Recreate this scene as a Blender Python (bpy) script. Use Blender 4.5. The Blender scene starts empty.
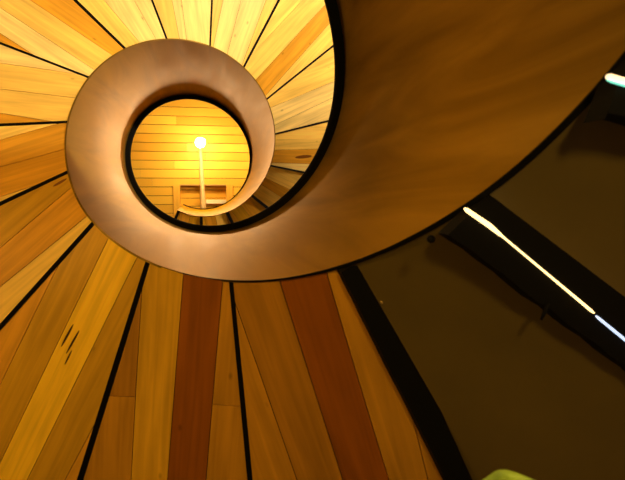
import bpy, bmesh, math, random
from mathutils import Vector, Matrix
random.seed(7)
S = bpy.context.scene
COL = S.collection
# ------------------------------------------------------------------ camera
F = 550.0
TX, TY = 0.09103799484675408, -0.2028652461012166
R = 0.39                      # well radius (m)
CZ = 0.48                     # camera height above the floor
AX, AY = 0.053476537 * R, -0.549784510 * R      # stair axis seen from the camera
H0, K = 0.982896049 * R, 1.111478316 * R        # soffit helix: height above camera = H0 + K*theta
HB = 3.138425042 * R                            # height of the solid balustrade
TH0, DTH = 1.056740924, 0.416124549
TH_START, TH_END = -1.93, 8.30
ROUT = 2.85 * R
ct, st = math.cos(TX), math.sin(TX); cy, sy = math.cos(TY), math.sin(TY)
ROT = Matrix(((1,0,0),(0,ct,-st),(0,st,ct))) @ Matrix(((cy,0,sy),(0,1,0),(-sy,0,cy)))
MCAM = ROT.transposed() @ Matrix(((1,0,0),(0,-1,0),(0,0,-1)))
cam = bpy.data.objects.new('camera', bpy.data.cameras.new('camera'))
COL.objects.link(cam)
cam.matrix_world = Matrix.Translation((0,0,CZ)) @ MCAM.to_4x4()
cam.data.sensor_fit = 'HORIZONTAL'; cam.data.sensor_width = 36.0
cam.data.lens = 36.0 * F / 625.0
cam.data.clip_start = 0.02
cam.data.dof.use_dof = True; cam.data.dof.focus_distance = 1.9; cam.data.dof.aperture_fstop = 10.0
S.camera = cam
AXIS = Vector((AX, AY))

def ray(px, py):
    d = ROT.transposed() @ Vector(((px-312.5)/F, (py-240.0)/F, 1.0))
    return d / d.z
def at_h(px, py, h):
    d = ray(px, py); return Vector((d.x*h, d.y*h, CZ + h))
# the hand-built stringer wanders slightly from a true helix
DEV = [(-3,0),(0,0),(0.5,-.025),(0.8,.01),(1.2,.075),(1.6,.10),(2.05,.01),(2.4,-.07),(2.75,-.01),(3.1,.04),(3.55,.05),(4.0,.015),(4.5,-.035),(5.0,-.12),(5.6,-.17),(6.1,-.12),(6.6,0),(7.0,.12),(7.5,.0),(8.3,-.25),(12,-.25)]
def dev(th):
    for i in range(1, len(DEV)):
        if th <= DEV[i][0]:
            (x0,y0),(x1,y1) = DEV[i-1], DEV[i]
            def sl(k):
                if k <= 0 or k >= len(DEV)-1: return 0.0
                return (DEV[k+1][1]-DEV[k-1][1])/(DEV[k+1][0]-DEV[k-1][0])
            L = x1-x0; t = (th-x0)/L; m0, m1 = sl(i-1)*L, sl(i)*L
            return R*((2*t**3-3*t*t+1)*y0 + (t**3-2*t*t+t)*m0 + (-2*t**3+3*t*t)*y1 + (t**3-t*t)*m1)
    return DEV[-1][1]*R
def HBf(th):
    t = min(1, max(0, (th+0.1)/1.2)); return HB*(1 + 0.045*t*t*(3-2*t)) - dev(th)
def zB(th): return CZ + H0 + K*th + dev(th)
def cyl(r, th, z): return Vector((AX + r*math.cos(th), AY + r*math.sin(th), z))

# ------------------------------------------------------------------ materials
def new_mat(name):
    m = bpy.data.materials.new(name); m.use_nodes = True
    nt = m.node_tree; b = nt.nodes['Principled BSDF']
    return m, nt, b
def N(nt, typ, **kw):
    n = nt.nodes.new(typ)
    for k, v in kw.items(): setattr(n, k, v)
    return n
def plain(name, col, rough=0.5, metal=0.0, emit=None, es=0.0, noise=0.0, nscale=20):
    m, nt, b = new_mat(name)
    b.inputs['Base Color'].default_value = (*col, 1)
    b.inputs['Roughness'].default_value = rough
    b.inputs['Metallic'].default_value = metal
    if noise:
        tc = N(nt, 'ShaderNodeTexCoord'); nz = N(nt, 'ShaderNodeTexNoise')
        nz.inputs['Scale'].default_value = nscale; nz.inputs['Detail'].default_value = 4
        nt.links.new(tc.outputs['Object'], nz.inputs['Vector'])
        mr = N(nt, 'ShaderNodeMapRange')
        mr.inputs[1].default_value = 0.3; mr.inputs[2].default_value = 0.7
        mr.inputs[3].default_value = 1-noise; mr.inputs[4].default_value = 1+noise
        nt.links.new(nz.outputs['Fac'], mr.inputs[0])
        mx = N(nt, 'ShaderNodeMix', data_type='RGBA', blend_type='MULTIPLY')
        mx.inputs[0].default_value = 1
        mx.inputs[6].default_value = (*col, 1)
        nt.links.new(mr.outputs[0], mx.inputs[7]); nt.links.new(mx.outputs[2], b.inputs['Base Color'])
    if emit:
        b.inputs['Emission Color'].default_value = (*emit, 1); b.inputs['Emission Strength'].default_value = es
    return m

def wood(name, rough=0.45, grain=0.27, knots=True):
    """board colour from the attribute 'board', grain along U of the UV map"""
    m, nt, b = new_mat(name); L = nt.links.new
    at = N(nt, 'ShaderNodeAttribute', attribute_name='board')
    uv = N(nt, 'ShaderNodeUVMap', uv_map='UVMap')
    mp = N(nt, 'ShaderNodeMapping'); mp.inputs['Scale'].default_value = (3.0, 70.0, 1)
    L(uv.outputs[0], mp.inputs[0])
    n1 = N(nt, 'ShaderNodeTexNoise'); n1.inputs['Scale'].default_value = 1.0; n1.inputs['Detail'].default_value = 5
    n1.inputs['Distortion'].default_value = 0.6
    L(mp.outputs[0], n1.inputs['Vector'])
    mp2 = N(nt, 'ShaderNodeMapping'); mp2.inputs['Scale'].default_value = (4.0, 22.0, 1)
    L(uv.outputs[0], mp2.inputs[0])
    n2 = N(nt, 'ShaderNodeTexNoise'); n2.inputs['Scale'].default_value = 1.0; n2.inputs['Detail'].default_value = 3
    L(mp2.outputs[0], n2.inputs['Vector'])
    add = N(nt, 'ShaderNodeMath', operation='ADD'); L(n1.outputs['Fac'], add.inputs[0]); L(n2.outputs['Fac'], add.inputs[1])
    mr = N(nt, 'ShaderNodeMapRange'); mr.inputs[1].default_value = 0.7; mr.inputs[2].default_value = 1.3
    mr.inputs[3].default_value = 1-grain; mr.inputs[4].default_value = 1+grain*0.7
    L(add.outputs[0], mr.inputs[0])
    mx = N(nt, 'ShaderNodeMix', data_type='RGBA', blend_type='MULTIPLY'); mx.inputs[0].default_value = 1
    L(at.outputs['Color'], mx.inputs[6]); L(mr.outputs[0], mx.inputs[7])
    out = mx.outputs[2]
    if knots:
        mp3 = N(nt, 'ShaderNodeMapping'); mp3.inputs['Scale'].default_value = (9.0, 17.0, 1)
        L(uv.outputs[0], mp3.inputs[0])
        vo = N(nt, 'ShaderNodeTexVoronoi'); vo.inputs['Scale'].default_value = 1.0
        L(mp3.outputs[0], vo.inputs['Vector'])
        kr = N(nt, 'ShaderNodeMapRange', interpolation_type='SMOOTHSTEP')
        kr.inputs[1].default_value = 0.02; kr.inputs[2].default_value = 0.10
        kr.inputs[3].default_value = 0.62; kr.inputs[4].default_value = 1.0
        L(vo.outputs['Distance'], kr.inputs[0])
        m2 = N(nt, 'ShaderNodeMix', data_type='RGBA', blend_type='MULTIPLY'); m2.inputs[0].default_value = 1
        L(out, m2.inputs[6]); L(kr.outputs[0], m2.inputs[7]); out = m2.outputs[2]
    L(out, b.inputs['Base Color'])
    b.inputs['Roughness'].default_value = rough
    b.inputs['Specular IOR Level'].default_value = 0.15
    return m

M_WOOD = wood('honey_maple_boards')
M_PINE = wood('ceiling_pine_boards', 0.5, 0.16)
M_PANEL = plain('olive_brown_panel', (0.105, 0.068, 0.010), 0.6, noise=0.12, nscale=6)
M_BLACK = plain('black_steel', (0.003, 0.0025, 0.0025), 0.8)
M_BLACK.node_tree.nodes['Principled BSDF'].inputs['Specular IOR Level'].default_value = 0.1
M_RAIL = plain('black_rail_paint', (0.004, 0.004, 0.005), 0.8)
M_RAIL.node_tree.nodes['Principled BSDF'].inputs['Specular IOR Level'].default_value = 0.15
M_TREAD = plain('oak_tread', (0.35, 0.2, 0.08), 0.5, noise=0.15)
M_WALL = plain('ochre_plaster', (0.13, 0.09, 0.04), 0.9, noise=0.06, nscale=3)
M_FLOOR = plain('oak_floor', (0.10, 0.065, 0.03), 0.6, noise=0.12, nscale=5)
M_SLAB = plain('slab_plaster', (0.4, 0.3, 0.16), 0.9)

def metal_band():
    m, nt, b = new_mat('satin_steel_paint'); L = nt.links.new
    uv = N(nt, 'ShaderNodeUVMap', uv_map='UVMap')
    mp = N(nt, 'ShaderNodeMapping'); mp.inputs['Scale'].default_value = (11.0, 1.3, 1)
    L(uv.outputs[0], mp.inputs[0])
    n1 = N(nt, 'ShaderNodeTexNoise'); n1.inputs['Scale'].default_value = 1.0; n1.inputs['Detail'].default_value = 6
    n1.inputs['Distortion'].default_value = 0.8
    L(mp.outputs[0], n1.inputs['Vector'])
    cr = N(nt, 'ShaderNodeValToRGB')
    cr.color_ramp.elements[0].position = 0.33; cr.color_ramp.elements[0].color = (0.14, 0.084, 0.014, 1)
    cr.color_ramp.elements[1].position = 0.68; cr.color_ramp.elements[1].color = (0.29, 0.178, 0.036, 1)
    L(n1.outputs['Fac'], cr.inputs[0]); L(cr.outputs[0], b.inputs['Base Color'])
    mr = N(nt, 'ShaderNodeMapRange'); mr.inputs[3].default_value = 0.34; mr.inputs[4].default_value = 0.5
    L(n1.outputs['Fac'], mr.inputs[0]); L(mr.outputs[0], b.inputs['Roughness'])
    b.inputs['Metallic'].default_value = 0.55
    b.inputs['Specular IOR Level'].default_value = 0.0
    b.inputs['Specular Tint'].default_value = (0.93,0.65,0.36,1)
    n2 = N(nt, 'ShaderNodeTexNoise'); n2.inputs['Scale'].default_value = 220.0
    L(uv.outputs[0], n2.inputs['Vector'])
    bp = N(nt, 'ShaderNodeBump'); bp.inputs['Strength'].default_value = 0.05; bp.inputs['Distance'].default_value = 0.002
    L(n2.outputs['Fac'], bp.inputs['Height']); L(bp.outputs[0], b.inputs['Normal'])
    return m
M_BAND = metal_band()

# ------------------------------------------------------------------ helpers
def link(name, bm, mat, parent=None, smooth=False):
    me = bpy.data.meshes.new(name)
    bmesh.ops.recalc_face_normals(bm, faces=bm.faces)
    bm.to_mesh(me); bm.free()
    me.materials.append(mat)
    if smooth:
        for p in me.polygons: p.use_smooth = True
    o = bpy.data.objects.new(name, me); COL.objects.link(o)
    if parent is not None:
        o.parent = parent; o.matrix_parent_inverse = Matrix.Translation(parent.location).inverted()
    return o
def empty(name, loc):
    o = bpy.data.objects.new(name, None); COL.objects.link(o); o.location = loc
    o.empty_display_size = 0.1
    return o
def tag(o, label, cat, group=None):
    o['label'] = label; o['category'] = cat
    if group: o['group'] = group
def struct(o): o['kind'] = 'structure'; return o
def prism(bm, poly, dz):
    """poly: list of Vectors (any plane), extruded by dz vertically; bevel-free"""
    a = [bm.verts.new(p) for p in poly]; c = [bm.verts.new(p + Vector((0,0,dz))) for p in poly]
    n = len(a)
    bm.faces.new(a); bm.faces.new(c[::-1])
    for i in range(n): bm.faces.new((a[i], a[(i+1)%n], c[(i+1)%n], c[i]))
def box(bm, lo, hi):
    x0,y0,z0 = lo; x1,y1,z1 = hi
    prism(bm, [Vector(p) for p in ((x0,y0,z0),(x1,y0,z0),(x1,y1,z0),(x0,y1,z0))], z1-z0)
def tube(bm, pts, radii, n=12, cap=True):
    rings = []
    for i, p in enumerate(pts):
        t = (pts[min(i+1,len(pts)-1)] - pts[max(i-1,0)]).normalized()
        u = t.orthogonal().normalized() if i == 0 else (u - t*u.dot(t)).normalized()
        v = t.cross(u)
        rings.append([bm.verts.new(p + (u*math.cos(2*math.pi*k/n) + v*math.sin(2*math.pi*k/n))*radii[i]) for k in range(n)])
    for a, c in zip(rings, rings[1:]):
        for k in range(n): bm.faces.new((a[k], a[(k+1)%n], c[(k+1)%n], c[k]))
    if cap: bm.faces.new(rings[0][::-1]); bm.faces.new(rings[-1])
def lathe(bm, prof, c, n=24):
    rings = [[bm.verts.new(c + Vector((r*math.cos(2*math.pi*k/n), r*math.sin(2*math.pi*k/n), z))) for k in range(n)] for r, z in prof]
    for a, d in zip(rings, rings[1:]):
        for k in range(n): bm.faces.new((a[k], a[(k+1)%n], d[(k+1)%n], d[k]))
    bm.faces.new(rings[0][::-1]); bm.faces.new(rings[-1])

# ------------------------------------------------------------------ balustrade (solid curved stringer wall of the well)
def band():
    bm = bmesh.new(); uvl = bm.loops.layers.uv.new('UVMap')
    n = 300; to = 0.012*R; rows = []
    fr = [0, 0.02, 0.25, 0.5, 0.75, 1.0]
    for i in range(n+1):
        th = TH_START + (TH_END-TH_START)*i/n; z = zB(th)
        inn = [bm.verts.new(cyl(R, th, z + HBf(th)*f)) for f in fr]
        out = [bm.verts.new(cyl(R+to, th, z + HBf(th)*f)) for f in fr]
        rows.append((th, inn, out))
    def quad(vs, uvs):
        f = bm.faces.new(vs)
        for l, u in zip(f.loops, uvs): l[uvl].uv = u
    for (t0,a0,b0),(t1,a1,b1) in zip(rows, rows[1:]):
        for j in range(len(fr)-1):
            q = [(t0*R,fr[j]*HB),(t1*R,fr[j]*HB),(t1*R,fr[j+1]*HB),(t0*R,fr[j+1]*HB)]
            quad((a0[j],a1[j],a1[j+1],a0[j+1]), q); quad((b0[j],b0[j+1],b1[j+1],b1[j]), [q[0],q[3],q[2],q[1]])
        quad((a0[0],b0[0],b1[0],a1[0]), [(t0*R,0)]*4); quad((a0[-1],a1[-1],b1[-1],b0[-1]), [(t0*R,HB)]*4)
    for (t,a,b) in (rows[0], rows[-1]):
        for j in range(len(fr)-1): quad((a[j],b[j],b[j+1],a[j+1]), [(t*R,0)]*4)
    root = empty('spiral_balustrade', (AX, AY, 0))
    tag(root, 'curved satin metal balustrade winding up around the open stair well under a black handrail', 'balustrade')
    w = link('curved_panel', bm, M_BAND, root, True)
    w.data.set_sharp_from_angle(angle=math.radians(40)) if hasattr(w.data,'set_sharp_from_angle') else None
    # black handrail cap, overhanging the well
    bm = bmesh.new(); prev = None
    for i in range(n+1):
        th = TH_START + (TH_END-TH_START)*i/n; z = zB(th) + HBf(th)
        d = 0.068*R
        if th > 5.2: d *= max(0.28, 1 - (th-5.2)/1.9*0.72)
        hh = 0.05*R if th < 5.2 else 0.05*R*max(0.35, 1-(th-5.2)/1.9*0.65)
        c = 0.25
        prof = [(R-d*(1-c), z-0.001), (R-d, z+hh*c), (R-d, z+hh*(1-c)), (R-d*(1-c), z+hh), (R+0.05*R, z+hh), (R+0.05*R, z-0.001)]
        ring = [bm.verts.new(cyl(r, th, zz)) for r, zz in prof]
        if prev:
            for k in range(6): bm.faces.new((prev[k], prev[(k+1)%6], ring[(k+1)%6], ring[k]))
        else: bm.faces.new(ring)
        prev = ring
    bm.faces.new(prev[::-1])
    bt = bmesh.new(); prev = None
    for i in range(121):
        th = TH_START + (1.75-TH_START)*i/120; z = zB(th); w_ = 0.022*R*min(1, max(0.15, (1.75-th)/1.2))
        ring = [bt.verts.new(cyl(r, th, zz)) for r, zz in ((R+0.0003, z-0.0035), (R+w_, z-0.0035), (R+w_, z-0.0002), (R+0.0003, z-0.0002))]
        if prev:
            for k in range(4): bt.faces.new((prev[k], prev[(k+1)%4], ring[(k+1)%4], ring[k]))
        else: bt.faces.new(ring)
        prev = ring
    bt.faces.new(prev[::-1])
    link('bottom_trim', bt, M_BLACK, root)
    h = link('handrail', bm, M_RAIL, root, False)
    h['label'] = 'black handrail cap'
band()

# ------------------------------------------------------------------ joints between the step soffits
JPIX = {-1:((463,207),(625,345)), 0:((340,272),(445,480)), 1:((231.5,280),(250,480)), 2:((148,262),(80,480)), 3:((91,225),(2,325)), 4:((68,172),(0,204)),
        5:((69,122),(0,125)), 6:((90,78),(0,43)), 7:((125,48.5),(75,0)), 8:((167,40),(152,0)), 9:((210,47),(212,0)), 10:((244,67),(279,0)),
        11:((267,99),(333,46)), 12:((274.5,134),(328,121)), 13:((271,165.5),(303,172)), 14:((252,194.5),(268,207)), 15:((228,212),(235,222)), 16:((199.5,216.3),(199,223)), 17:((179,212),(173,219))}
WPX = {1:5.0,2:5.5,3:4.0,4:3.6,5:2.6,6:2.0,7:2.8,8:1.9,9:1.8,10:2.2,11:1.8,12:1.8,13:2.2,14:4.5,15:5,16:4,17:4}
def project(p):
    q = ROT @ (p - Vector((0,0,CZ))); return (312.5 + F*q.x/q.z, 240 + F*q.y/q.z)
JT = {}
for j in range(-7, 19):
    th = TH0 + DTH*j
    if j in JPIX:
        (ix,iy),(ox,oy) = JPIX[j]
        best = min((th + d*0.002 for d in range(-75,76)), key=lambda t: (lambda q:(q[0]-ix)**2+(q[1]-iy)**2)(project(cyl(R,t,zB(t)))))
        h = zB(best) - CZ
        a = cyl(R, best, zB(best)); o = at_h(ox, oy, h)
        d = (o - a); d.z = 0; d.normalize()
        if j >= 14: d = Vector((math.cos(best), math.sin(best), 0))
        JT[j] = (best, Vector((a.x, a.y)), Vector((d.x, d.y)))
    else:
        JT[j] = (th, Vector((AX+R*math.cos(th), AY+R*math.sin(th))), Vector((math.cos(th), math.sin(th))))
def jpoint(j, s): return JT[j][1] + JT[j][2]*s          # s metres outwards from the well
def jtheta(j, r):
    th, p, d = JT[j]; q = p - AXIS
    bq = q.dot(d); s = -bq + math.sqrt(max(0, bq*bq - q.dot(q) + r*r))
    w = q + d*s; a = math.atan2(w.y, w.x)
    return th + ((a - th + math.pi) % (2*math.pi) - math.pi)
LIFT = 0.003
def zsoff(j, x, y):
    r = math.hypot(x-AX, y-AY); a = math.atan2(y-AY, x-AX)
    a0, a1 = jtheta(j, r), jtheta(j+1, r)
    a = a0 + ((a - a0 + math.pi) % (2*math.pi) - math.pi)
    s = (a-a0)/(a1-a0)
    z0, z1 = zB(JT[j][0]), zB(JT[j+1][0])
    return z0 + (z1-z0)*s + LIFT
def on_soffit(j, px, py):
    d = ray(px, py); h = 0.5*(zB(JT[j][0]) + zB(JT[j+1][0])) - CZ
    for _ in range(30):
        z = zsoff(j, d.x*h, d.y*h) - CZ; h += 0.6*(z-h)
    return Vector((d.x*h, d.y*h))

def clip(poly, p, n):
    """keep the side (q-p).n >= 0"""
    out = []
    for i in range(len(poly)):
        a, b = poly[i], poly[(i+1) % len(poly)]
        da, db = (a-p).dot(n), (b-p).dot(n)
        if da >= 0: out.append(a)
        if (da >= 0) != (db >= 0): out.append(a + (b-a)*(da/(da-db)))
    return out
def area(poly):
    return 0.5*abs(sum(poly[i].x*poly[(i+1)%len(poly)].y - poly[(i+1)%len(poly)].x*poly[i].y for i in range(len(poly))))

# board colours (the wood's own; 'r' and 'k' also carry painted dimness of the lowest soffits)
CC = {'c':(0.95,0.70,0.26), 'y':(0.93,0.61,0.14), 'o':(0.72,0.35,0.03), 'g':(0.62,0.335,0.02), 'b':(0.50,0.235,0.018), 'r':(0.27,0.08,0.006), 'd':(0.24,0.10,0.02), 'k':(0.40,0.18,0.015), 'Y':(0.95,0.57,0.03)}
# per soffit: seams as pixel pairs ordered from the joint j side to the joint j+1 side, colours, butt joints
PAN = {
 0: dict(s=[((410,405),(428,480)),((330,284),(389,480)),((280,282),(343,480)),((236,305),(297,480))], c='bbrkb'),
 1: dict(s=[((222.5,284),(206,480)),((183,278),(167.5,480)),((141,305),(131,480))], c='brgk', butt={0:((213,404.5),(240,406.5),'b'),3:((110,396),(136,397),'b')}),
 2: dict(s=[((90,433),(65,480)),((137,257.5),(27,480)),((109,237),(0,463)),((53,276),(0,385))], c='ogYgo', streaks=True),
 3: dict(s=[((87,216),(0,287)),((72,187),(0,248))], c='yog'),
 4: dict(s=[((36,185),(0,197)),((65,149),(0,167)),((55,124.5),(0,140))], c='yooy'),
 5: dict(s=[((50,121),(0,113)),((76,98),(0,89)),((70,73),(0,63))], c='oyyc'),
 6: dict(s=[((20,46),(0,33)),((95,70),(0,7.5)),((115,57),(30,0))], c='ocyo'),
 7: dict(s=[((140,43),(104,0)),((160,46),(134,0))], c='ycc'),
 8: dict(s=[((180,41.5),(172,0)),((187,42),(181.5,0))], c='ycc'),
 9: dict(s=[((212.5,50),(223,0)),((227,55),(241,0)),((242,65),(266,0))], c='yccy'),
 10: dict(s=[((256,50),(300,3)),((262,73),(322,8)),((282,77),(328,25))], c='yyoy'),
 11: dict(s=[((270,108),(332,82)),((275,125),(328,100))], c='ycc'),
 12: dict(s=[((275,150),(317,149)),((280,163),(312,164))], c='yoc', knot=True),
 13: dict(s=[((266,178),(287,188)),((262,185),(282,198))], c='yoy'),
}
LBL = {
 0: ('wooden step soffit in dark red-brown boards just left of the plain dark panels',),
 1: ('wooden step soffit of brown and red boards with two short cross seams',),
 2: ('wooden step soffit with a bright yellow board bearing three dark streaks',),
 3: ('orange-brown wooden step soffit next above the yellow board with dark streaks',),
 4: ('orange wooden step soffit directly below the level black joint at the left edge',),
 5: ('pale yellow wooden step soffit directly above the level black joint at left',),
 6: ('wooden step soffit in the top left corner, one cream board among orange ones',),
 7: ('pale cream wooden step soffit above the ring, second from the top left corner',),
 8: ('pale wooden step soffit between two almost upright black joints above the ring',),
 9: ('pale cream wooden step soffit above the ring, right of the upright black joint',),
 10: ('golden wooden step soffit at upper right touching the big black handrail curve',),
 11: ('cream wooden step soffit right of the ring, wedged below the broad golden one',),
 12: ('small golden wooden step soffit with an oval knot, right of the ring',),
 13: ('small golden-brown wooden step soffit under the one with the oval knot',),
 14: ('small dark brown step soffit between the handrail and the pale balustrade end',),
 15: ('tiny olive-brown step soffit below the middle of the pale balustrade end',),
 16: ('topmost tiny step soffit, under the very tip of the pale balustrade end',),
 -1: ('plain dark olive-brown step panel between the reddish boards and the long light strip',),
 -2: ('plain dark olive-brown step panel at right, between the two light strips',),
 -3: ('plain dark step panel at the right edge above the short light strip',),
}
STEPS = {}
def soffit(j, root):
    info = PAN.get(j)
    # panel outline in plan
    inner, outer = [], []
    m = 12
    z0, z1 = zB(JT[j][0]), zB(JT[j+1][0])
    def P(s, r):
        a = jtheta(j, r)*(1-s) + jtheta(j+1, r)*s
        return Vector((AX + r*math.cos(a), AY + r*math.sin(a)))
    ri = R*1.005
    left = [P(0, ri + (ROUT-ri)*i/6) for i in range(7)]
    right = [P(1, ri + (ROUT-ri)*i/6) for i in range(7)]
    poly = left + [P(i/m, ROUT) for i in range(1, m)] + right[::-1] + [P(1-i/m, ri) for i in range(1, m)]
    mid = 0.5*(JT[j][2] + JT[j+1][2]); mid.normalize(); side = Vector((-mid.y, mid.x))
    c0 = P(0.5, 1.7*R)
    bm = bmesh.new(); uvl = bm.loops.layers.uv.new('UVMap'); cl = bm.loops.layers.float_color.new('board')
    GAP = 0.0007
    lines = []
    if info:
        for a, b in info['s']:
            A, B_ = on_soffit(j, *a), on_soffit(j, *b)
            d = (B_-A).normalized()
            if d.dot(mid) < 0: d = -d
            lines.append((A, Vector((-d.y, d.x)), d))     # normal towards joint j+1 (theta grows)
        cols = info['c']
    elif j >= 14 or j < -3:
        for off in (-0.07, 0.0, 0.07): lines.append((c0 + side*off, side, mid))
        cols = {14:'gogb', 15:'oyog', 16:'ogog'}.get(j, 'bobo')
    else:
        cols = 'p'
    def add(poly2, col, d, u0, v0):
        if len(poly2) < 3 or area(poly2) < 2e-6: return
        t = [(q).dot(d) for q in poly2]; lo, hi = min(t), max(t)
        k = max(1, int((hi-lo)/0.02)); nrm = Vector((-d.y, d.x))
        for i in range(k):
            pr = clip(clip(poly2, d*(lo+(hi-lo)*i/k), d), d*(lo+(hi-lo)*(i+1)/k), -d)
            if len(pr) < 3: continue
            for i2 in range(math.floor(min(q.dot(nrm) for q in pr)/0.02), math.floor(max(q.dot(nrm) for q in pr)/0.02)+1):
                pc = clip(clip(pr, nrm*(0.02*i2), nrm), nrm*(0.02*(i2+1)), -nrm)
                if len(pc) < 3 or area(pc) < 1e-9: continue
                vs = []
                for q in pc:
                    if not vs or (q - Vector(vs[-1].co[:2])).length > 1e-6: vs.append(bm.verts.new((q.x, q.y, zsoff(j, q.x, q.y))))
                if (vs[0].co-vs[-1].co).length < 1e-6: bm.verts.remove(vs.pop())
                if len(vs) < 3: continue
                f = bm.faces.new(vs)
                for l in f.loops:
                    q = Vector(l.vert.co[:2])
                    l[uvl].uv = (q.dot(d)+u0, q.dot(nrm)+v0); l[cl] = (*col, 1)
    for i in range(len(lines)+1):
        pc = poly
        if i > 0: pc = clip(pc, lines[i-1][0] + lines[i-1][1]*GAP, lines[i-1][1])
        if i < len(lines): pc = clip(pc, lines[i][0] - lines[i][1]*GAP, -lines[i][1])
        d = lines[min(i, len(lines)-1)][2] if lines else mid
        if cols == 'p': col = (0.2,0.13,0.04)
        else:
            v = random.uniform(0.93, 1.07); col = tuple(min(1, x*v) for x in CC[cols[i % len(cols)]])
        rnd = lambda: random.uniform(0, 40)
        bt = info.get('butt', {}).get(i) if info else None
        if bt:
            A, B_ = on_soffit(j, *bt[0]), on_soffit(j, *bt[1]); e = (B_-A).normalized(); nn = Vector((-e.y, e.x))
            if nn.dot(mid) < 0: nn = -nn
            add(clip(pc, A - nn*GAP, -nn), col, d, rnd(), rnd())
            add(clip(pc, A + nn*GAP, nn), CC[bt[2]], d, rnd(), rnd())
        else: add(pc, col, d, rnd(), rnd())
    bmesh.ops.remove_doubles(bm, verts=bm.verts, dist=1e-5)
    # real thickness
    geo = bmesh.ops.extrude_face_region(bm, geom=list(bm.faces))
    top = [v for v in geo['geom'] if isinstance(v, bmesh.types.BMVert)]
    for v in top: v.co.z += 0.012
    MARKS = {3: [((53,186.5),(67,178.5),3.0)], 12: [((295,157.5),(312,156),3.4)]}
    if info and (info.get('streaks') or j in MARKS):
        for (x0,y0),(x1,y1),w in MARKS.get(j) or (((73.5,324),(61,347),3.6),((79.5,330),(66,354),3.2),((72,350),(64.5,365),2.4)):
            A, B_ = on_soffit(j,x0,y0), on_soffit(j,x1,y1); d = (B_-A).normalized(); nn = Vector((-d.y,d.x)); L = (B_-A).length/2; c = (A+B_)/2
            ww = w/2*(0.8 if j == 2 else zB(JT[j][0])-CZ)/F
            pts = [c + d*(L*math.cos(t)) + nn*(ww*math.sin(t)) for t in [2*math.pi*i/12 for i in range(12)]]
            vs = [bm.verts.new((q.x,q.y,zsoff(j,q.x,q.y)-0.0004)) for q in pts]
            f = bm.faces.new(vs)
            for l in f.loops: l[cl] = (0.05,0.018,0.006,1) if j == 2 else (0.22,0.075,0.012,1); l[uvl].uv = (0,0)
    o = link('soffit', bm, M_PANEL if cols == 'p' else M_WOOD, root, True)
    me = o.data; nn = []
    for p in me.polygons:
        for li in p.loop_indices:
            if p.normal.z < -0.5:
                c = me.vertices[me.loops[li].vertex_index].co; e = 0.004
                gx = (zsoff(j, c.x+e, c.y) - zsoff(j, c.x-e, c.y))/(2*e); gy = (zsoff(j, c.x, c.y+e) - zsoff(j, c.x, c.y-e))/(2*e)
                nn.append(Vector((gx, gy, -1)).normalized())
            else: nn.append(p.normal.copy())
    me.normals_split_custom_set(nn)
    return P

for j in range(-7, 17):
    th = JT[j][0] + 0.5*DTH
    root = empty('stair_step', cyl(1.7*R, th, zB(th)))
    lab = LBL.get(j)
    tag(root, lab[0] if lab else 'low wooden step of the spiral stair near the floor, hidden behind the balustrade foot', 'stair step', 'winder steps of the spiral staircase')
    STEPS[j] = root
    P = soffit(j, root)
    # tread board on top of the soffit
    bm = bmesh.new(); zt = zB(JT[j+1][0]) + 0.022; m = 8
    pl = [P(i/m, ROUT*0.995) for i in range(m+1)] + [P(1-i/m, R*1.035) for i in range(m+1)]
    prism(bm, [Vector((q.x, q.y, zt)) for q in pl], 0.03)
    link('tread', bm, M_TREAD, root)
    # backing board behind the seams
    bm = bmesh.new(); g = {}
    for a in range(9):
        for b in range(7):
            q = P(a/8, R*1.02 + (ROUT*0.99-R*1.02)*b/6); g[a,b] = bm.verts.new((q.x, q.y, zsoff(j, q.x, q.y)+0.0125))
    for a in range(8):
        for b in range(6): bm.faces.new((g[a,b],g[a+1,b],g[a+1,b+1],g[a,b+1]))
    geo = bmesh.ops.extrude_face_region(bm, geom=list(bm.faces))
    for v in geo['geom']:
        if isinstance(v, bmesh.types.BMVert): v.co.z += 0.005
    link('backing_board', bm, M_BLACK, root)

def bar(j, root, quad_px=None, h=None, w=None):
    """dark strip that covers the joint at the step's front edge"""
    bm = bmesh.new()
    if w:
        z = zB(JT[j][0]); hw = 0.5*w*(z-CZ)/F
        th, p, d = JT[j]; n = Vector((-d.y, d.x)); segs = 1
        a = p + d*0.004; b = p + d*(ROUT-R-0.01)
        pl = [Vector((q.x,q.y,z-0.001)) for q in (a-n*hw, b-n*hw*1.1, b+n*hw*1.1, a+n*hw)]
        prism(bm, pl, 0.014)
    link('joint_strip', bm, M_BLACK, root)
for j in range(1, 17): bar(j, STEPS[j], w=WPX[j])
bar(17, STEPS[16], w=WPX[17])

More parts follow.
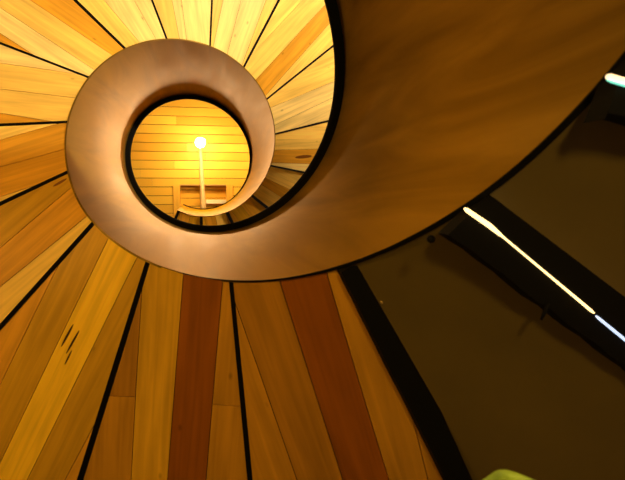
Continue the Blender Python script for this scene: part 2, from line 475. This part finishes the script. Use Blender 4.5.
# broad black beams under the three lowest visible joints
OFF = {0:0.026, -1:0.025, -2:0.008}
def beam(j, l1, l2, over=0.5):
    """l1, l2: pixel lines (inner, outer) of the two edges; both at the joint's height"""
    h = zB(JT[j][0]) - CZ - OFF[j]
    A = [at_h(*q, h) for q in l1]; B_ = [at_h(*q, h) for q in l2]
    for q in (A, B_): q[1] = q[0] + (q[1]-q[0]).normalized()*(ROUT-R-0.005)
    rnd = random.Random(j+20); e1, e2 = [], []
    m = 26
    for i in range(m+1):
        t = i/m; jit = 0.0022 if j < 0 else 0.0006
        e1.append(A[0].lerp(A[1], t) + Vector((rnd.uniform(-jit,jit), rnd.uniform(-jit,jit), 0)))
        e2.append(B_[0].lerp(B_[1], t) + Vector((rnd.uniform(-jit,jit), rnd.uniform(-jit,jit), 0)))
    # keep the inner end outside the well wall
    def push(q):
        v = Vector((q.x-AX, q.y-AY)); r = v.length
        if r < R*1.0: v *= R*1.0/r; return Vector((AX+v.x, AY+v.y, q.z))
        return q
    e1 = [push(q) for q in e1]; e2 = [push(q) for q in e2]
    bm = bmesh.new()
    a = [bm.verts.new(q) for q in e1]; b = [bm.verts.new(q) for q in e2]
    a2 = [bm.verts.new(q+Vector((0,0,0.03))) for q in e1]; b2 = [bm.verts.new(q+Vector((0,0,0.03))) for q in e2]
    for i in range(m):
        bm.faces.new((a[i],a[i+1],b[i+1],b[i])); bm.faces.new((a2[i],b2[i],b2[i+1],a2[i+1]))
        bm.faces.new((a[i],a2[i],a2[i+1],a[i+1])); bm.faces.new((b[i],b[i+1],b2[i+1],b2[i]))
    bm.faces.new((a[0],b[0],b2[0],a2[0])); bm.faces.new((a[-1],a2[-1],b2[-1],b[-1]))
    return link('joint_beam', bm, M_BLACK, STEPS[j])
beam(0, ((341,272),(446,480)), ((374,257),(472,480)))
beam(-1, ((441,227),(625,367)), ((504,180),(625,287)))
beam(-2, ((583,107),(625,117)), ((641,30),(700,52)))

# bright gaps between the steps, drawn as glowing strips in the beams
M_GLOW = plain('gap_glow_warm', (1,0.8,0.5), 0.4, emit=(1.0,0.72,0.30), es=2.4)
M_GLOWC = plain('gap_glow_cool', (0.8,0.9,1), 0.4, emit=(0.55,0.72,1.0), es=1.2)
M_GLOWW = plain('gap_glow_pale', (1,0.9,0.8), 0.4, emit=(1.0,0.72,0.42), es=1.6)
M_GLOWT = plain('gap_glow_teal', (0.3,0.8,0.7), 0.4, emit=(0.15,0.75,0.6), es=1.2)
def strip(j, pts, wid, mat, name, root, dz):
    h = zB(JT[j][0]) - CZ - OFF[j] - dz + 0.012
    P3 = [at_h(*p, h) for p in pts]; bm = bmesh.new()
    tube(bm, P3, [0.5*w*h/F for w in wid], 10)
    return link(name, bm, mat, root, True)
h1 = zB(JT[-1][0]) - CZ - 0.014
lr = empty('lit_gap', at_h(530,260,h1)); tag(lr, 'long slim lit gap, drawn as a glowing strip, in the wide black joint at right', 'light strip', 'lit gaps between the steps')
o = strip(-1, [(464.5,208.5),(467,210.3),(490,226),(500,234.5)], [2.6,4.8,5.6,4], M_GLOW, 'gap_head', lr, 0.014)
o = strip(-1, [(499,233.5),(505,238.5),(545,272),(591,310.5),(594,313)], [3.0,2.3,2.5,3.4,2], M_GLOW, 'gap_streak', lr, 0.014)
o = strip(-1, [(596,316),(599,318.5),(640,352)], [2,3.2,4], M_GLOWC, 'cool_end', lr, 0.014); o['label'] = 'bluish white end of the lit gap'
lr2 = empty('lit_gap', at_h(630,82,zB(JT[-2][0])-CZ-0.014)); tag(lr2, 'short pale lit gap, drawn as a glowing strip, at the right edge of the view, above the long one', 'light strip', 'lit gaps between the steps')
strip(-2, [(607,76.5),(610,77.3),(680,96)], [5,7.5,8], M_GLOWW, 'gap_streak', lr2, 0.014)
strip(-2, [(607,79.8),(612,81.8),(680,101)], [2,3,4], M_GLOWT, 'gap_edge', lr2, 0.0155)['label'] = 'teal lower edge'

# small things on the beams
def nub(j, px, py, r, mat, name, length, root, dirpx=None):
    h = zB(JT[j][0]) - CZ - OFF[j] - 0.002
    a = at_h(px, py, h); bm = bmesh.new()
    if dirpx:
        b = at_h(*dirpx, h); tube(bm, [a, a.lerp(b,.5), b], [r*.7, r, r*.6], 10)
    else:
        lathe(bm, [(r*.4,-length),(r*.9,-length*.8),(r,-length*.3),(r,0.002)], a, 14)
    return link(name, bm, mat, root, True)
M_BRASS = plain('brass', (0.65,0.45,0.15), 0.35, 0.9)
nub(0, 382, 302, 3.0*0.6/F, M_BRASS, 'dust_speck', 0.003, STEPS[0])  # bright dust speck, modelled as a brass stud
nub(-1, 431, 239, 6*0.47/F, M_BLACK, 'bolt', 0.004, STEPS[-1])
nub(-1, 549, 303, 3.2*0.47/F, M_BLACK, 'sealant_drip', 0, STEPS[-1], (541,320))

# ------------------------------------------------------------------ room shell
ZC = CZ + 16.0*R            # boarded ceiling
X0, X1, Y0, Y1 = -2.6, 2.6, -2.8, 2.4
def shell(name, lo, hi, mat):
    bm = bmesh.new(); box(bm, lo, hi); return struct(link(name, bm, mat))
shell('floor', (X0,Y0,-0.1), (X1,Y1,0), M_FLOOR)
shell('wall_left', (X0-0.1,Y0-0.1,-0.1), (X0,Y1+0.1,ZC+0.2), M_WALL)
shell('wall_right', (X1,Y0-0.1,-0.1), (X1+0.1,Y1+0.1,ZC+0.2), M_WALL)
shell('wall_back', (X0,Y0-0.1,-0.1), (X1,Y0,ZC+0.2), M_WALL)
shell('wall_front', (X0,Y1,-0.1), (X1,Y1+0.1,ZC+0.2), M_WALL)
# upper floor with the round stair opening
bm = bmesh.new(); zf = zB(JT[17][0]) + 0.02; n = 64; ro = ROUT + 0.03
inn, out = [], []
for i in range(n):
    a = 2*math.pi*(i+0.5)/n; c, s = math.cos(a), math.sin(a)
    tx = ((X1 if c > 0 else X0) - AX)/c if abs(c) > 1e-9 else 1e9
    ty = ((Y1 if s > 0 else Y0) - AY)/s if abs(s) > 1e-9 else 1e9
    t = min(tx, ty)
    inn.append(Vector((AX+ro*c, AY+ro*s, zf))); out.append(Vector((AX+t*c, AY+t*s, zf)))
for i in range(n):
    k = (i+1) % n
    prism(bm, [inn[i], out[i], out[k], inn[k]], 0.2)
bmesh.ops.remove_doubles(bm, verts=bm.verts, dist=1e-5)
struct(link('upper_floor', bm, M_SLAB))
# boarded ceiling with a shallow recess
HC = ZC - CZ
c_a = at_h(180, 185.5, HC); c_b = at_h(226.5, 210, HC)
rx0, rx1, ry0, ry1 = c_a.x, c_b.x, c_a.y, c_b.y
DEP = 0.09
def boards(bm, x0, x1, y0, y1, z, seed, ystart, pitch, cols, cut=None, seglen=(0.7,1.7)):
    rd = random.Random(seed); uvl = bm.loops.layers.uv.verify(); cl = bm.loops.layers.float_color.get('board') or bm.loops.layers.float_color.new('board')
    y = ystart
    while y < y1:
        ya, yb = max(y, y0), min(y+pitch-0.006, y1)
        if yb > ya + 0.002:
            x = x0 - rd.uniform(0, 1)
            while x < x1:
                xe = x + rd.uniform(*seglen); a, b = max(x, x0), min(xe-0.002, x1); x = xe
                if b <= a + 0.003: continue
                col = rd.choice(cols); v = rd.uniform(0.93,1.07); u0, v0 = rd.uniform(0,50), rd.uniform(0,50)
                rects = [(a,b,ya,yb)]
                if cut:
                    nr = []
                    for (p,q,r_,s_) in rects:
                        if q <= cut[0] or p >= cut[1] or s_ <= cut[2] or r_ >= cut[3]: nr.append((p,q,r_,s_)); continue
                        if p < cut[0]: nr.append((p,cut[0],r_,s_))
                        if q > cut[1]: nr.append((cut[1],q,r_,s_))
                        pp, qq = max(p,cut[0]), min(q,cut[1])
                        if r_ < cut[2]: nr.append((pp,qq,r_,cut[2]))
                        if s_ > cut[3]: nr.append((pp,qq,cut[3],s_))
                    rects = nr
                for (p,q,r_,s_) in rects:
                    fs = len(bm.faces); prism(bm, [Vector((p,r_,z)),Vector((q,r_,z)),Vector((q,s_,z)),Vector((p,s_,z))], 0.018)
                    bm.faces.ensure_lookup_table()
                    for f in bm.faces[fs:]:
                        for l in f.loops:
                            l[uvl].uv = (l.vert.co.x+u0, l.vert.co.y+v0); l[cl] = (*[min(1,k*v) for k in col],1)
        y += pitch
PITCH = 8.45*HC/F
ys = at_h(200, 178.5, HC).y
ystart = ys - math.ceil((ys-Y0)/PITCH)*PITCH
CCOL = [(0.80,0.42,0.03),(0.76,0.38,0.025),(0.84,0.46,0.04),(0.72,0.34,0.02)]
bm = bmesh.new(); boards(bm, X0, X1, Y0, Y1, ZC, 5, ystart, PITCH, CCOL, (rx0,rx1,ry0,ry1))
struct(link('ceiling', bm, M_PINE))
shell('ceiling_deck', (X0,Y0,ZC+DEP+0.02), (X1,Y1,ZC+DEP+0.1), M_BLACK)
bm = bmesh.new(); boards(bm, rx0-0.004, rx1+0.004, ry0-0.004, ry1+0.004, ZC+DEP, 9, ystart+PITCH*0.85, PITCH*0.95, CCOL[:1]+CCOL[3:], None, (3,4))
rec = empty('ceiling_recess', ((rx0+rx1)/2,(ry0+ry1)/2,ZC)); tag(rec, 'shallow boarded recess with wooden side trims in the ceiling behind the lamp pole', 'ceiling recess')
link('recess_board', bm, M_PINE, rec)
def woodbox(name, lo, hi, col, root):
    bm = bmesh.new(); uvl = bm.loops.layers.uv.new('UVMap'); cl = bm.loops.layers.float_color.new('board')
    box(bm, lo, hi); lng = 0 if hi[0]-lo[0] > hi[1]-lo[1] else 1
    for f in bm.faces:
        for l in f.loops: l[uvl].uv = (l.vert.co[lng], l.vert.co[1-lng]); l[cl] = (*col,1)
    return link(name, bm, M_PINE, root)
tw = 6.5*HC/F
woodbox('side_trim', (rx0-tw, ry0-0.01, ZC-0.014), (rx0, ry1+0.05, ZC+DEP), (0.75,0.36,0.03), rec)
woodbox('side_trim', (rx1, ry0-0.01, ZC-0.014), (rx1+tw, ry1+0.05, ZC+DEP), (0.75,0.36,0.03), rec)
woodbox('end_trim', (rx0, ry0-0.012, ZC-0.003), (rx1, ry0, ZC+DEP), (0.5,0.24,0.05), rec)
lb = at_h(200, 201, HC).y
woodbox('ledge', (at_h(206,201,HC).x, lb-0.012, ZC+0.012), (rx1, lb+0.03, ZC+DEP), (0.85,0.66,0.3), rec)

# ------------------------------------------------------------------ lamp near the ceiling, on its long pole
HL = HC - 0.46
L = at_h(200.3, 142.5, HL)
lamp = empty('ceiling_lamp', (L.x, L.y, ZC)); tag(lamp, 'glowing round bulb on a long slim wooden pole below the boarded ceiling', 'lamp')
M_BULB = plain('bulb_glow', (1,0.9,0.7), 0.3, emit=(1.0,0.80,0.55), es=360)
bm = bmesh.new(); bmesh.ops.create_uvsphere(bm, u_segments=24, v_segments=16, radius=4.6*HL/F, matrix=Matrix.Translation(L))
link('bulb', bm, M_BULB, lamp, True)
M_POLE = plain('pole_wood', (0.75,0.45,0.13), 0.4, noise=0.1)
pa = at_h(200.3, 147.5, HC-0.045); pb = at_h(203.5, 213, HC-0.045)
bm = bmesh.new(); pts = [pa.lerp(pb, i/10) for i in range(11)]
tube(bm, pts, [(1.3 + 1.5*(i/10)**0.9)*HC/F for i in range(11)], 14)
link('pole', bm, M_POLE, lamp, True)
bm = bmesh.new(); tube(bm, [L, Vector((L.x, L.y, ZC))], [0.008, 0.008], 10); link('stem', bm, M_BRASS, lamp, True)
bm = bmesh.new(); tube(bm, [Vector((pb.x,pb.y,pb.z)), Vector((pb.x, pb.y, ZC))], [0.02,0.02], 10); link('pole_bracket', bm, M_BRASS, lamp, True)

# ------------------------------------------------------------------ plant whose leaf shows at the bottom edge
M_LEAF = plain('leaf_green', (0.30,0.45,0.06), 0.4, noise=0.35, nscale=30)
M_STEM = plain('stem_green', (0.12,0.2,0.04), 0.6)
M_POT = plain('terracotta', (0.4,0.16,0.07), 0.8)
hp = 0.40
tip = at_h(505, 476, hp)
base = Vector((tip.x+0.10, tip.y+0.22, 0))
pl = empty('potted_plant', base); tag(pl, 'green leafy plant whose pale leaf reaches in at the bottom edge', 'plant')
bm = bmesh.new(); lathe(bm, [(0.08,0),(0.11,0.2),(0.12,0.2),(0.12,0.225),(0.10,0.225),(0.10,0.19)], base, 28); link('pot', bm, M_POT, pl, True)
bm = bmesh.new(); tube(bm, [base+Vector((0,0,0.18)), base+Vector((0.01,-0.02,0.5)), base+Vector((0,-0.05,0.80))], [0.01,0.008,0.005]); link('stem', bm, M_STEM, pl, True)
def leaf(p, d, length, width, droop, roll=0.0):
    bm = bmesh.new(); d = d.normalized(); s = Vector((-d.y, d.x, 0)).normalized(); up = s.cross(d)*-1
    up = Vector((0,0,1)); m = 12; rows = []
    for i in range(m+1):
        t = i/m; w = width*math.sin(math.pi*min(1, t*0.93+0.04))**0.8*0.5
        c = p + d*(length*t) + up*(-droop*t*t)
        rows.append([bm.verts.new(c + s*(w*k) + up*(0.18*w*abs(k)*1.5 - 0.004*math.sin(9*t))) for k in (-1,-0.5,0,0.5,1)])
    for a, b in zip(rows, rows[1:]):
        for k in range(4): bm.faces.new((a[k],a[k+1],b[k+1],b[k]))
    bmesh.ops.remove_doubles(bm, verts=bm.verts, dist=1e-5)
    geo = bmesh.ops.extrude_face_region(bm, geom=list(bm.faces))
    for v in geo['geom']:
        if isinstance(v, bmesh.types.BMVert): v.co.z += 0.0012
    return link('leaf', bm, M_LEAF, pl, True)
top = base + Vector((0,-0.05,0.80))
la = at_h(466, 490, hp); lb_ = at_h(538, 482, hp+0.01)
leaf(la, lb_-la, (lb_-la).length, 0.022, 0.004)
bm = bmesh.new(); tube(bm, [top, (top+lb_)/2+Vector((0,0,0.02)), lb_], [0.004,0.003,0.002]); link('leaf_stalk', bm, M_STEM, pl, True)
for a, z, ln in ((2.2,0.62,0.16),(0.4,0.7,0.18),(1.3,0.55,0.17),(3.3,0.5,0.15),(5.6,0.45,0.15)):
    leaf(base+Vector((0.005,-0.03,z)), Vector((math.cos(a), math.sin(a), 0.25)), ln, 0.06, 0.08)

# ------------------------------------------------------------------ wall lamps added out of view to brighten the soffits
M_GLOBE = plain('added_globe_glow', (1,0.9,0.75), 0.3, emit=(1.0,0.66,0.28), es=1)
def added_sconce(p, wall_dir, strength, r, label, col=(1.0,0.66,0.28)):
    root = empty('added_wall_sconce', p); tag(root, label, 'added wall lamp', 'added wall lamps of the lower room')
    w = p + wall_dir
    bm = bmesh.new(); tube(bm, [w, w - wall_dir.normalized()*0.02], [0.06,0.06], 20); link('back_plate', bm, M_BRASS, root)
    bm = bmesh.new(); tube(bm, [w, p], [0.012,0.012], 10); link('arm', bm, M_BRASS, root, True)
    m = plain('added_globe_glow', (1,0.9,0.75), 0.3, emit=col, es=strength)
    bm = bmesh.new(); bmesh.ops.create_uvsphere(bm, u_segments=24, v_segments=16, radius=r, matrix=Matrix.Translation(p))
    link('globe', bm, m, root, True)
added_sconce(Vector((X1-0.25, -1.2, 1.25)), Vector((0.25,0,0)), 1180, 0.10, 'added round glowing wall lamp on the right wall of the lower room', (1.0,0.78,0.47))
added_sconce(Vector((X0+0.25, -1.4, 0.9)), Vector((-0.25,0,0)), 290, 0.10, 'added round glowing wall lamp on the left wall of the lower room', (1.0,0.60,0.13))

# unseen standing uplighter, added on the upper floor to brighten the ceiling
def added_torchiere(x, y, es):
    z0 = zf + 0.2; root = empty('added_floor_lamp', (x, y, z0)); tag(root, 'added standing uplighter on the upper floor', 'lamp')
    c = Vector((x, y, z0))
    bm = bmesh.new(); lathe(bm, [(0.14,0),(0.14,0.02),(0.02,0.035)], c, 24); link('base', bm, M_BRASS, root, True)
    bm = bmesh.new(); tube(bm, [c+Vector((0,0,0.03)), c+Vector((0,0,1.36))], [0.012,0.012]); link('pole', bm, M_BRASS, root, True)
    bm = bmesh.new(); lathe(bm, [(0.03,1.35),(0.15,1.45),(0.17,1.52),(0.16,1.52),(0.14,1.46),(0.03,1.37)], c, 28); link('bowl', bm, M_BRASS, root, True)
    m = plain('added_uplighter_glow', (1,0.9,0.7), 0.3, emit=(1.0,0.74,0.40), es=es)
    bm = bmesh.new(); lathe(bm, [(0.13,1.47),(0.13,1.475)], c, 28); link('lens', bm, m, root)
added_torchiere(1.55, -0.5, 330)
fl = empty('added_floor_uplight', (0.12,-0.40,0)); tag(fl, 'added round recessed uplight in the floor of the stair well', 'added floor light')  # uplight added out of view to light the lower balustrade
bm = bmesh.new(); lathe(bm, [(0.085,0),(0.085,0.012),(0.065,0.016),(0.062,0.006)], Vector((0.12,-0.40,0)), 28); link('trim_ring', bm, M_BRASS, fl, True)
M_UP = plain('added_uplight_glow', (1,0.9,0.7), 0.3, emit=(1.0,0.68,0.17), es=210)
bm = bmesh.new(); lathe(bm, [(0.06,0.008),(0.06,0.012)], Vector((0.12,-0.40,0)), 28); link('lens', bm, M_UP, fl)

# ------------------------------------------------------------------ world and view
w = bpy.data.worlds.new('world'); S.world = w; w.use_nodes = True
w.node_tree.nodes['Background'].inputs[0].default_value = (0.02,0.03,0.05,1)
w.node_tree.nodes['Background'].inputs[1].default_value = 0.3
S.view_settings.view_transform = 'Standard'; S.view_settings.look = 'None'
S.view_settings.exposure = 0.0; S.view_settings.gamma = 1.0
